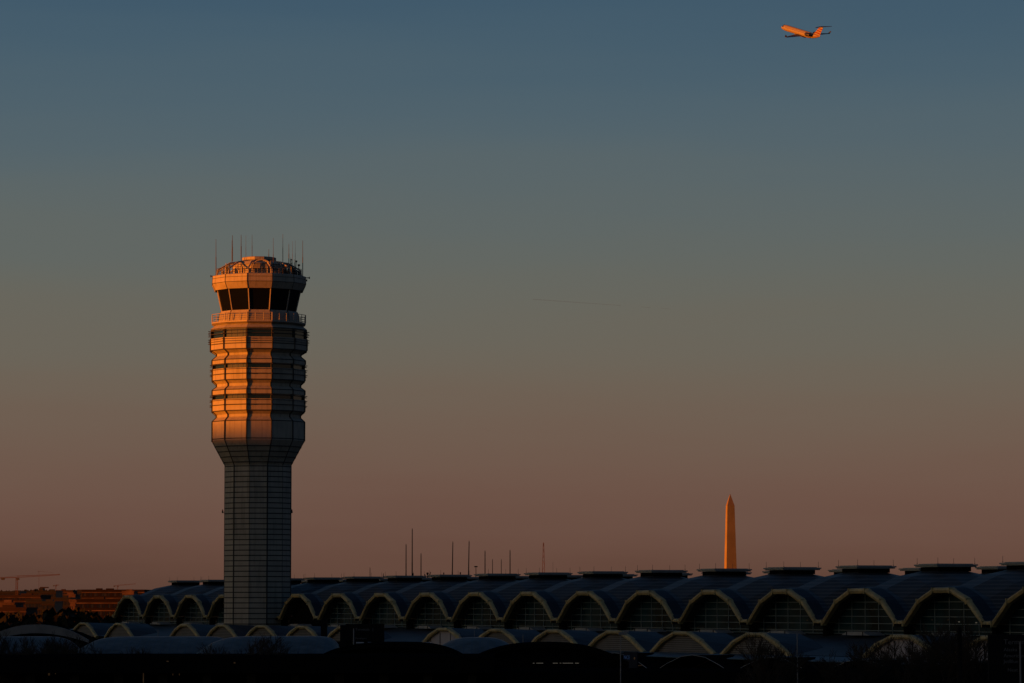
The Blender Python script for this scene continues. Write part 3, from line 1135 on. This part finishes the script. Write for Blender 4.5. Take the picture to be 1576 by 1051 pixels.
# ------------------------------------------------------------------ far skyline, left
def make_skyline():
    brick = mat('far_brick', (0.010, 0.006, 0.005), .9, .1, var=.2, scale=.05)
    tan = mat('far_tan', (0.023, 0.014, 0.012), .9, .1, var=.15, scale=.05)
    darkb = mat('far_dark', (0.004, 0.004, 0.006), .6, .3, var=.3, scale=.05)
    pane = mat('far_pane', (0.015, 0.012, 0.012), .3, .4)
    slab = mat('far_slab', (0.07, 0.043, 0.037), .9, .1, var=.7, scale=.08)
    # (x0, x1, ytop, Y, depth, material, floors, window columns, label)
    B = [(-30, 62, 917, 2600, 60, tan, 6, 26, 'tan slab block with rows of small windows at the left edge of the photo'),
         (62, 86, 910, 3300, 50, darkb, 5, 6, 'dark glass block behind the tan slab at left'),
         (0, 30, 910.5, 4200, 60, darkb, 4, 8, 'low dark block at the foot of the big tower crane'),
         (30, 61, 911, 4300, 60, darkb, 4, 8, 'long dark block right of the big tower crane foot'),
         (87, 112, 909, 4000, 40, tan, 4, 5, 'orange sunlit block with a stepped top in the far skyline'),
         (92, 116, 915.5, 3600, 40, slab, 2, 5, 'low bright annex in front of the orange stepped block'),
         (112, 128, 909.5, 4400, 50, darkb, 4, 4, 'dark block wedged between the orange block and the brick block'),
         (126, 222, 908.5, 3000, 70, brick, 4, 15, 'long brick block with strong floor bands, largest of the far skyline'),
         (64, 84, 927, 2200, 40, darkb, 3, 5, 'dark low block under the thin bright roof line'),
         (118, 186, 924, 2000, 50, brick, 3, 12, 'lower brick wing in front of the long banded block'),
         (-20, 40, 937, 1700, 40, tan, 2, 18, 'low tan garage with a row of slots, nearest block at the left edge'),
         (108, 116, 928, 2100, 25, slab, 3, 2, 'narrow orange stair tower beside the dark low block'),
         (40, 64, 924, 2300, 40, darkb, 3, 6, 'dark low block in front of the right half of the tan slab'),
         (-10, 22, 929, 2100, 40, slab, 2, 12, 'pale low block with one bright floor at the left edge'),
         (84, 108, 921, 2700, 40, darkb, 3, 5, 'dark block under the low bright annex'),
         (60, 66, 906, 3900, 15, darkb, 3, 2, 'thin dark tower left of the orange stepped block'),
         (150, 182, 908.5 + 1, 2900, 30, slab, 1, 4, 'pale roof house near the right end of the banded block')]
    for i, (x0, x1, yt, Y, dp, m_, nf, nc, lab) in enumerate(B):
        a, c = at(x0, yt, Y), at(x1, yt, Y)
        if i == len(B) - 1:
            a, c = at(188, 910.5, Y), at(206, 910.5, Y)
        w, h = c.x - a.x, a.z
        T = thing('far_building', lab, 'building', ((a.x + c.x) / 2, Y, 0), 0, 'far skyline blocks')
        b = MB()
        b.box((0, dp / 2, h / 2), (w, dp, h))
        b.box((0, dp / 2, h + .35), (w + .8, dp + .8, .7))
        wall = b
        pil = []
        fh = min(4.2, h / (nf + 1))
        for k in range(nf):
            z = h - (k + .75) * fh * 1.15
            if z < 2:
                break
            b = MB()
            b.box((0, -.05, z), (w * .97, .3, fh * .55))
            b.build('window_row', [pane], T)
            pil.append((z, fh * .55))
            b = MB()
            b.box((0, -.3, z + fh * .45), (w + .4, .9, fh * .14))
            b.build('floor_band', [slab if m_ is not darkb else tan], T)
        b = wall
        for z, hh in pil:
            for j in range(nc * 2 + 1):
                if (i * 7 + j * 3) % 5 != 2:
                    b.box((-w / 2 + w * (j + .5) / (nc * 2 + 1), -.1, z), (w / nc * (.1 + .16 * ((i + j * 5) % 3)), .5, hh))
        b.build('wall', [m_], T)
        b = MB()
        rr = random.Random(i)
        for j in range(max(1, int(w / 26))):
            bw = rr.uniform(3, 9)
            b.box((rr.uniform(-w / 2 + 5, w / 2 - 5), dp * .4, h + .7 + rr.uniform(.3, .8)), (bw, 6, rr.uniform(1.0, 2.0)))
        b.build('roof_plant', [tan if i % 3 == 0 else m_], T)

    # cranes
    def crane(x, ytop, ybase, Y, jl, cl, slope, lab, hw_):
        top = at(x, ytop, Y)
        T = thing('tower_crane', lab, 'crane', (top.x, Y, 0), 0, 'tower cranes over the far skyline')
        px = Y / F
        h = top.z
        b = MB()
        w = hw_ * px
        for sx in (-1, 1):
            for sy in (-1, 1):
                b.tube((sx * w, sy * w, 0), (sx * w, sy * w, h), .28 * w, n=4)
        n = int(h / (2.2 * w))
        for k in range(n):
            z0, z1 = h * k / n, h * (k + 1) / n
            sg = 1 if k % 2 else -1
            b.tube((-sg * w, -w, z0), (sg * w, -w, z1), .2 * w, n=4)
        b.build('crane_mast', [M['crane']], T)
        b = MB()
        e1 = Vector((jl * px, 0, h + jl * px * slope))
        e0 = Vector((-cl * px, 0, h - cl * px * slope * .6))
        o1 = Vector((0, 0, h))
        up = Vector((0, 0, 1.6 * w))
        for s in (-1, 1):
            off = Vector((0, s * w * .8, 0))
            b.tube(o1 + off, e1 + off, .26 * w, n=4)
        b.tube(o1 + up * 1.3, e1 + up * .4, .3 * w, n=4)
        n = 22
        for k in range(n):
            p = o1.lerp(e1, k / n)
            q = o1.lerp(e1, (k + 1) / n)
            u2 = (o1 + up * 1.3).lerp(e1 + up * .4, (k + .5) / n)
            b.tube(p, u2, .16 * w, n=4)
            b.tube(u2, q, .16 * w, n=4)
        b.build('jib', [M['crane']], T)
        b = MB()
        b.tube(o1 + up * .2, e0 + up * .2, .55 * w, n=4)
        b.tube(o1 + up * 1.3, e0 + up * .5, .2 * w, n=4)
        b.build('counter_jib', [M['crane']], T)
        b = MB()
        b.box((e0.x * .82, 0, e0.z - .6 * w), (4 * w, 1.6 * w, 2.4 * w))
        b.build('counterweight', [M['darkmetal']], T)
        b = MB()
        b.box((w * 1.2, 0, h - 1.5 * w), (3.2 * w, 2.4 * w, 2 * w))
        b.build('cab', [M['darkmetal']], T)

    crane(26, 889, 912, 3200, 66, 26, .065, 'tall red tower crane with a long level jib at far left', 1.35)
    crane(86, 901, 912, 4300, 5, 4, .1, 'tiny distant crane mast with a stub jib above the orange block', .55)
    crane(181, 901.5, 910, 4200, 28, 6, .10, 'small crane on the banded brick block with a faint jib reaching right', .6)
    crane(60, 879, 912, 7000, 22, 1.5, -.12, 'faint crane far behind, its jib just above the red crane jib', .22)


make_skyline()


# ------------------------------------------------------------------ dark tree belt between skyline and airport
def make_woods():
    b = MB()
    rr = random.Random(11)
    for k in range(11000):
        x = rr.uniform(-20, 260)
        Y = rr.uniform(800, 1150)
        tops = 948 - 9 * math.exp(-((x - 108) / 34) ** 2) - 2.2 * math.sin(x / 9.0) - 1.5 * math.sin(x / 3.7)
        p = at(x, tops, Y)
        z = rr.uniform(.5, max(1.5, p.z - rr.random() ** 2 * 4))
        s = rr.uniform(.5, 1.5)
        d = Vector((rr.uniform(-1, 1), rr.uniform(-1, 1), rr.uniform(-.5, 1))).normalized()
        u = d.orthogonal().normalized() * s
        w = d.cross(u)
        c = Vector((p.x, Y, z))
        b.face([c - u - w * .5, c + u - w * .4, c + u * .4 + w, c - u * .6 + w * .8])
    for k in range(2600):
        x = rr.uniform(-40, 235)
        Y = rr.uniform(4700, 5100)
        tp = 912 + 1.2 * math.sin(x / 11.0) + .8 * math.sin(x / 3.1) + (2 if x > 100 else 0)
        p = at(x, tp, Y)
        s_ = rr.uniform(2, 5)
        d = Vector((rr.uniform(-.5, .5), -1, rr.uniform(-.4, .6))).normalized()
        u = d.orthogonal().normalized() * s_
        w = d.cross(u)
        c = Vector((p.x, Y, rr.uniform(6, p.z - 1) if rr.random() < .5 else p.z - rr.random() * 5))
        b.face([c - u - w * .5, c + u - w * .4, c + u * .4 + w, c - u * .6 + w * .8])
    o = b.build('woods', [M['leaf']])
    o['kind'] = 'stuff'
    tag(o, 'dark belt of trees between the far skyline and the airport roofs', 'woods')


make_woods()


# ------------------------------------------------------------------ foreground canopies and garage
def arc_pts(x0, x1, ytop, yend, Y, n=18, p=2.0, ctr=None):
    pts = []
    for k in range(n + 1):
        f = -1 + 2 * k / n
        y = ytop + (yend - ytop) * abs(f) ** p
        pts.append(at((x0 + x1) / 2 + f * (x1 - x0) / 2, y, Y))
    return pts


def make_foreground():
    # C: pale curved canopy at far left
    T = thing('curved_canopy', 'pale grey shallow arched canopy roof at the left edge', 'canopy', (0, 0, 0))
    Y = 330
    top = arc_pts(-25, 136, 961, 985, Y, 20, 2.2)
    bot = arc_pts(-25, 131, 974.5, 989, Y, 20, 1.9)
    b = MB()
    rings = []
    for a, c in zip(top, bot):
        c2 = Vector((a.x, a.y, min(c.z, a.z - .15)))
        rings.append([a, a + Vector((0, .5, 0)), c2 + Vector((0, .5, 0)), c2])
    b.loft(rings)
    b.build('fascia', [M['greyfascia']], T)
    b = MB()
    b.loft([[a + Vector((0, .5, -.05)), a + Vector((0, 12, -.4)), a + Vector((0, 12, -.6)), a + Vector((0, .5, -.3))] for a in top])
    b.build('arched_roof', [M['black']], T)
    b = MB()
    rings = []
    zb = at(0, 1051, Y).z - 3
    for c in bot:
        rings.append([Vector((c.x, Y + .6, c.z + .2)), Vector((c.x, Y + .9, c.z + .2)), Vector((c.x, Y + .9, zb)), Vector((c.x, Y + .6, zb))])
    b.loft(rings)
    b.build('end_wall', [M['black']], T)
    T.location = (0, 0, 0)

    # D: blue shell roofs
    def shell(x0, x1, ytop, ybot, Y, depth, lab, pwl=4, pwr=4):
        T = thing('shell_roof', lab, 'roof', (0, 0, 0), 0, 'blue curved walkway roofs')
        a, c = at(x0, ybot, Y), at(x1, ybot, Y)
        H = at(x0, ytop, Y).z - a.z
        b = MB()
        rows = []
        nx, ny = 36, 10
        for j in range(ny + 1):
            fy = j / ny
            row = []
            for i in range(nx + 1):
                f = -1 + 2 * i / nx
                ex = (1 - abs(f) ** (pwl if f < 0 else pwr))
                prof = math.sin(math.pi * min(1, .06 + fy * .94) / 1.0) ** .6
                prof = 1 - (1 - fy * 1.0) ** 2 if fy < 1 else 1
                z = a.z + (H + .45) * prof * ex
                row.append((a.x + (c.x - a.x) * (f + 1) / 2, Y + depth * fy, z))
            rows.append(row)
        b.loft(rows, closed=False, caps=False)
        back = rows[-1]
        b.loft([back, [(r[0], r[1] + 4, a.z - .3) for r in back]], closed=False, caps=False)
        o = b.build('curved_sheet', [M['blueroof']], T)
        for p in o.data.polygons:
            p.use_smooth = True
        b = MB()
        r0 = rows[-1]
        for i in range(nx):
            if abs(r0[i][2] - r0[i + 1][2]) < .6:
                b.tube(r0[i], r0[i + 1], .035, n=5)
        b.build('ridge_trim', [M['trim']], T)
        b = MB()
        b.box(((a.x + c.x) / 2, Y + depth / 2, a.z - 2.3), (c.x - a.x, depth, 4.4))
        b.build('walkway_body', [M['black']], T)
    shell(-60, 112, 990, 1009.5, 275, 7, 'dim blue curved roof at the far left, veiled by bare twigs', 6, 5)
    shell(100, 350, 990.8, 1010, 262, 7, 'blue grey curved roof left of the one below the control tower', 5.5, 14)
    shell(288, 520, 990.8, 1012, 250, 7, 'blue grey curved roof below the control tower', 4.2, 14)
    shell(655, 800, 992, 1014.5, 262, 7, 'small blue roof showing in the gap between the two black arched canopies', 2.6, 4)

    # black arched canopies
    def canopy(x0, x1, ytop, yend, Y, lab, p=3.2, dep=16):
        T = thing('black_canopy', lab, 'canopy', (0, 0, 0), 0, 'black arched canopies')
        top = arc_pts(x0, x1, ytop, yend, Y, 28, p)
        b = MB()
        b.loft([[q, q + Vector((0, dep, 0)), q + Vector((0, dep, -.25)), q + Vector((0, 0, -.25))] for q in top])
        b.build('arched_roof', [M['black']], T)
        b = MB()
        for i in range(len(top) - 1):
            b.tube(top[i] + Vector((0, -.03, .02)), top[i + 1] + Vector((0, -.03, .02)), .04, n=5)
        b.build('roof_edge', [M['black']], T)
        b = MB()
        zb = at(0, 1060, Y).z
        b.loft([[q + Vector((0, .5, -.2)), q + Vector((0, .8, -.2)), Vector((q.x, Y + .8, zb)), Vector((q.x, Y + .5, zb))] for q in top])
        b.build('end_wall', [M['black']], T)
        n = 7
        for k in range(1, n):
            b = MB()
            q = top[int(k * 28 / n)]
            b.box((q.x, Y + .3, (q.z + zb) / 2 - .3), (.12, .14, q.z - zb - .6))
            b.build('end_post', [M['black']], T)
        return T
    canopy(486, 712, 991.2, 1014, 226, 'black arched canopy below the dark direction sign')
    cn = canopy(716, 968, 991.5, 1020, 226, 'black arched canopy right of the small blue roof gap', 2.6)
    for (xa, xb) in ((820, 836), (851, 864), (866, 882), (885, 891)):
        a, c = at(xa, 1020.6, 226.3), at(xb, 1020.6, 226.3)
        b = MB()
        b.box(((a.x + c.x) / 2, 226.42, a.z), (c.x - a.x, .12, .03))
        b.build('strip_light', [M['white_l']], cn)
    # a pale rail line running behind the canopies
    T = thing('roof_rail', 'thin pale roof rail running just above the left black canopy', 'railing', (0, 0, 0))
    b = MB()
    for x0, x1 in ((584, 609), (614, 637), (640, 664), (548, 560), (566, 576)):
        a, c = at(x0, 989.2, 246), at(x1, 989.4, 246)
        b.tube(a, c, .06, n=5)
    b.build('rail', [M['trim']], T)
    b = MB()
    for x in range(548, 665, 12):
        a, c = at(x, 989.5, 246.1), at(x, 997, 246.1)
        b.tube(a, c, .03, n=4)
    b.build('rail_post', [M['darkmetal']], T)

    # garage facade closing the bottom of the view
    T = thing('parking_garage', 'unlit dark parking garage front along the bottom edge', 'garage', (0, 0, 0))
    Y = 205
    xa, xb = at(-60, 1010, Y).x, at(760, 1010, Y).x
    zt = at(300, 1011.5, Y).z
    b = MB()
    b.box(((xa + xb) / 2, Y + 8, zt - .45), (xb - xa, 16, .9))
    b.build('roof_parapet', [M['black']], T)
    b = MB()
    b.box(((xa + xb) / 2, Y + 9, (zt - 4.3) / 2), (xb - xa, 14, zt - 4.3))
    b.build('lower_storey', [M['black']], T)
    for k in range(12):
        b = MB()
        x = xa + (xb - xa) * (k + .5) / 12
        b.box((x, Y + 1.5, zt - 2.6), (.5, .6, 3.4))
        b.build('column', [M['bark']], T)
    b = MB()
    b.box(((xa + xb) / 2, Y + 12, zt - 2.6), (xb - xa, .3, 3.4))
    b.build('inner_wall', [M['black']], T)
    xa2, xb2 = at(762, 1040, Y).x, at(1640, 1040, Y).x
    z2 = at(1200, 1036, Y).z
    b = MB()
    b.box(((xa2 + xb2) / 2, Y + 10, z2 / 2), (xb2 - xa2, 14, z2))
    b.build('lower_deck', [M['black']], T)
    for (x, y0, y1, wpx, m_) in ((72, 1028, 1040, 3.0, 'warm2'), (82, 1025, 1038, 1.2, 'warm2'), (218, 1034, 1051, 1.6, 'warm2'), (263.5, 1037, 1040, 1.2, 'warm2'),
                                 (273.5, 1037, 1040, 1.2, 'warm2'), (258, 1017, 1018.5, 3, 'warm2'), (361, 1019, 1021, 2.5, 'warm2'), (319, 1024, 1025.5, 2, 'warm2')):
        a, c = at(x, y0, Y - .1), at(x, y1, Y - .1)
        b = MB()
        b.box((a.x, Y - .12 if y0 < 1024 else Y + .9, (a.z + c.z) / 2), (wpx * Y / F, .08, a.z - c.z))
        b.build('lit_slot', [M[m_]], T)


make_foreground()


# ------------------------------------------------------------------ signs
def plain_text(parent, txt, x, y, z, size, m_, sx=1.0):
    me = text_mesh(txt, size)
    me.materials.append(m_)
    o = link('lettering', me, parent, (x, y, z))
    o.rotation_euler = (math.pi / 2, 0, 0)
    o.scale = (sx, 1, 1)
    return o


def make_signs():
    # gantry sign in front of the lower arches
    Y = 300
    a, c = at(532, 960, Y), at(591.5, 987, Y)
    T = thing('road_sign', 'dark overhead direction sign standing in front of the lower arches', 'sign', ((a.x + c.x) / 2, Y, 0))
    k = Y / F
    cx = (a.x + c.x) / 2
    b = MB()
    b.box((0, 0, (a.z + c.z) / 2), (c.x - a.x, .25, a.z - c.z))
    b.build('sign_panel', [M['signface']], T)
    for x in (498.5, 528):
        b = MB()
        q = at(x, 953 if x < 500 else 962, Y)
        wv = 9.5 if x < 500 else 9
        b.box((q.x - cx, .3, q.z / 2), (wv * k, .5, q.z))
        b.build('sign_post', [M['signface']], T)
    b = MB()
    q0, q1 = at(498, 990, Y), at(591, 990, Y)
    b.box(((q0.x + q1.x) / 2 - cx, .3, q0.z), (q1.x - q0.x, .35, .35))
    b.build('cross_beam', [M['signface']], T)
    p = at(547, 970.5, Y)
    plain_text(T, 'Terminals', p.x - cx, -.15, p.z, .30, M['signtext'])
    p = at(572, 971.5, Y)
    plain_text(T, '1', p.x - cx, -.15, p.z, .42, M['signtext'])
    p = at(547, 983.5, Y)
    plain_text(T, 'Passengers', p.x - cx, -.15, p.z, .22, M['signtext'])

    # big airline sign at the right edge
    Y = 150
    k = Y / F
    a, c = at(1520.5, 976.5, Y), at(1640, 1075, Y)
    cx = (a.x + c.x) / 2
    T = thing('airline_sign', 'large black sign listing airlines at the lower right edge', 'sign', (cx, Y, 0))
    b = MB()
    b.box((0, 0, (a.z + c.z) / 2), (c.x - a.x, .2, a.z - c.z))
    b.build('sign_panel', [M['signface']], T)
    for x in (-1.2, 1.2):
        b = MB()
        b.tube((x, .2, 0), (x, .2, c.z + .1), .1, n=8)
        b.build('sign_post', [M['darkmetal']], T)
    for txt, x, yb, sz in (('Terminal 2', 1544, 991.5, .30), ('Alaska', 1544, 1002.3, .22), ('American', 1544, 1011.6, .22), ('JetBlue', 1544, 1020.4, .22), ('Next', 1550, 1033.5, .21)):
        p = at(x, yb, Y)
        plain_text(T, txt, p.x - cx, -.125, p.z, sz, mat('faint_sign_text', (.085, .085, .09), .8, .1))


make_signs()


# ------------------------------------------------------------------ lamp posts
def make_posts():
    grey = mat('post_grey', (.13, .13, .14), .5, .3)
    dark = M['signface']
    specs = [(955, 972, 203, 1.7, grey, 'tall grey lamp post standing in front of the lower arches, mid right'),
             (1227, 976, 203, 1.9, grey, 'grey lamp post between the lower arches, left of the bare trees'),
             (1570, 987, 130, 2.8, grey, 'grey post in front of the big airline sign'),
             (544.3, 967, 290, 2.0, grey, 'short grey post in front of the overhead direction sign'),
             (243.5, 969, 420, 1.4, grey, 'short pale post on the lower roof left of the control tower'),
             (730, 969, 400, 1.0, grey, 'thin pale post beside the left foot of the second lower arch right of the sign'),
             (805, 976, 400, 1.2, grey, 'short pale post between two louvred lower arches'),
             (707.5, 975.5, 300, 2.2, grey, 'short thick pale post at the right foot of the white panelled arch'),
             (1476.5, 964, 170, 8, dark, 'thick black post left of the big airline sign')]
    for x, y, Y, wpx, m_, lab in specs:
        t = at(x, y, Y)
        T = thing('lamp_post' if wpx < 5 else 'sign_mast', lab, 'post', (t.x, Y, 0), 0, 'posts in front of the terminal')
        r = wpx / 2 * Y / F
        b = MB()
        b.tube((0, 0, 0), (0, 0, t.z - .25), r * 1.15, r * .9, 10)
        b.tube((0, 0, 0), (0, 0, .3), r * 2, r * 1.6, 10)
        b.build('pole', [m_], T)
        b = MB()
        if x in (955,):
            b.box((.12, 0, t.z - .1), (.45, .3, .16))
            b.box((.32, 0, t.z + .02), (.3, .25, .12))
        else:
            b.tube((0, 0, t.z - .25), (0, 0, t.z), r * 1.1, r * .5, 10)
        b.build('lamp_head', [m_], T)


make_posts()


# ------------------------------------------------------------------ bare trees
def bare_tree(loc, H, lab, seed, spread=.6, lv=6):
    rr = random.Random(seed)
    T = thing('bare_tree', lab, 'tree', loc, 0, 'bare winter trees in the foreground')
    bt, bc = MB(), MB()
    bt.tube((0, 0, 0), (0, 0, H * .3), H * .018, H * .013, 7)

    def grow(p, d, ln, r, k):
        q = p + d * ln
        (bt if k < 1 else bc).tube(p, q, r, r * .7, 5 if k < 3 else 3, cap=False)
        if k >= lv:
            return
        for _ in range(3 if k else 5):
            nd = (d + Vector((rr.uniform(-1, 1), rr.uniform(-1, 1), rr.uniform(-.35, .6))) * spread * 1.25).normalized()
            nd = (nd + Vector((0, 0, .12))).normalized()
            grow(p.lerp(q, rr.uniform(.55, 1)), nd, ln * rr.uniform(.62, .82), max(.011, r * .62), k + 1)
    grow(Vector((0, 0, H * .28)), Vector((0, 0, 1)), H * .2, H * .012, 0)
    bt.build('trunk', [M['bark']], T)
    bc.build('crown', [M['bark']], T)


for x, y, Y, lab, sd_ in ((18, 972, 215, 'bare tree at the far left in front of the pale arched canopy', 1),
                          (58, 984, 220, 'bare tree second from the left edge, before the dim blue roof', 2),
                          (95, 990, 225, 'small bare tree right of the two trees at the left edge', 3),
                          (196, 990, 225, 'bare tree before the blue roof left of the control tower', 4),
                          (378, 988, 215, 'bare tree below the control tower, left one of the two there', 5),
                          (432, 991, 220, 'bare tree below the control tower, right one of the two there', 6),
                          (1178, 985, 190, 'bare tree in front of the last louvred arch before the grey post', 7),
                          (1365, 975, 185, 'bare tree in front of the white panelled arch at right, left one', 8),
                          (1420, 968, 190, 'bare tree in front of the white panelled arch at right, middle one', 9),
                          (1462, 976, 185, 'bare tree between the white panelled arch and the thick black post', 10),
                          (1503, 978, 185, 'bare tree between the thick black post and the airline sign', 12),
                          (1300, 1000, 185, 'low bare tree under the plain roof right of the second grey post', 13)):
    t = at(x, y, Y)
    bare_tree((t.x, Y, 0), t.z * (1.27 if x < 500 else 1.22), lab, sd_)

# ------------------------------------------------------------------ contrail
b = MB()
pa, pb = at(820, 460.5, 20000), at(1032, 475.5, 20000)
for k in range(14):
    if k in (9, 10, 12):
        continue
    b.tube(pa.lerp(pb, k / 14), pa.lerp(pb, (k + .96) / 14), 2.6 - k * .12, 2.5 - k * .12, 5)
mc = bpy.data.materials.new('contrail_vapour')
mc.use_nodes = True
n_, l_ = mc.node_tree.nodes, mc.node_tree.links
pr = n_['Principled BSDF']
pr.inputs['Base Color'].default_value = (.07, .06, .05, 1)
pr.inputs['Roughness'].default_value = 1
pr.inputs['Specular IOR Level'].default_value = 0
pr.inputs['Alpha'].default_value = .10
o = b.build('contrail', [mc])
o['kind'] = 'stuff'
tag(o, 'faint thin contrail line in the middle of the sky', 'contrail')
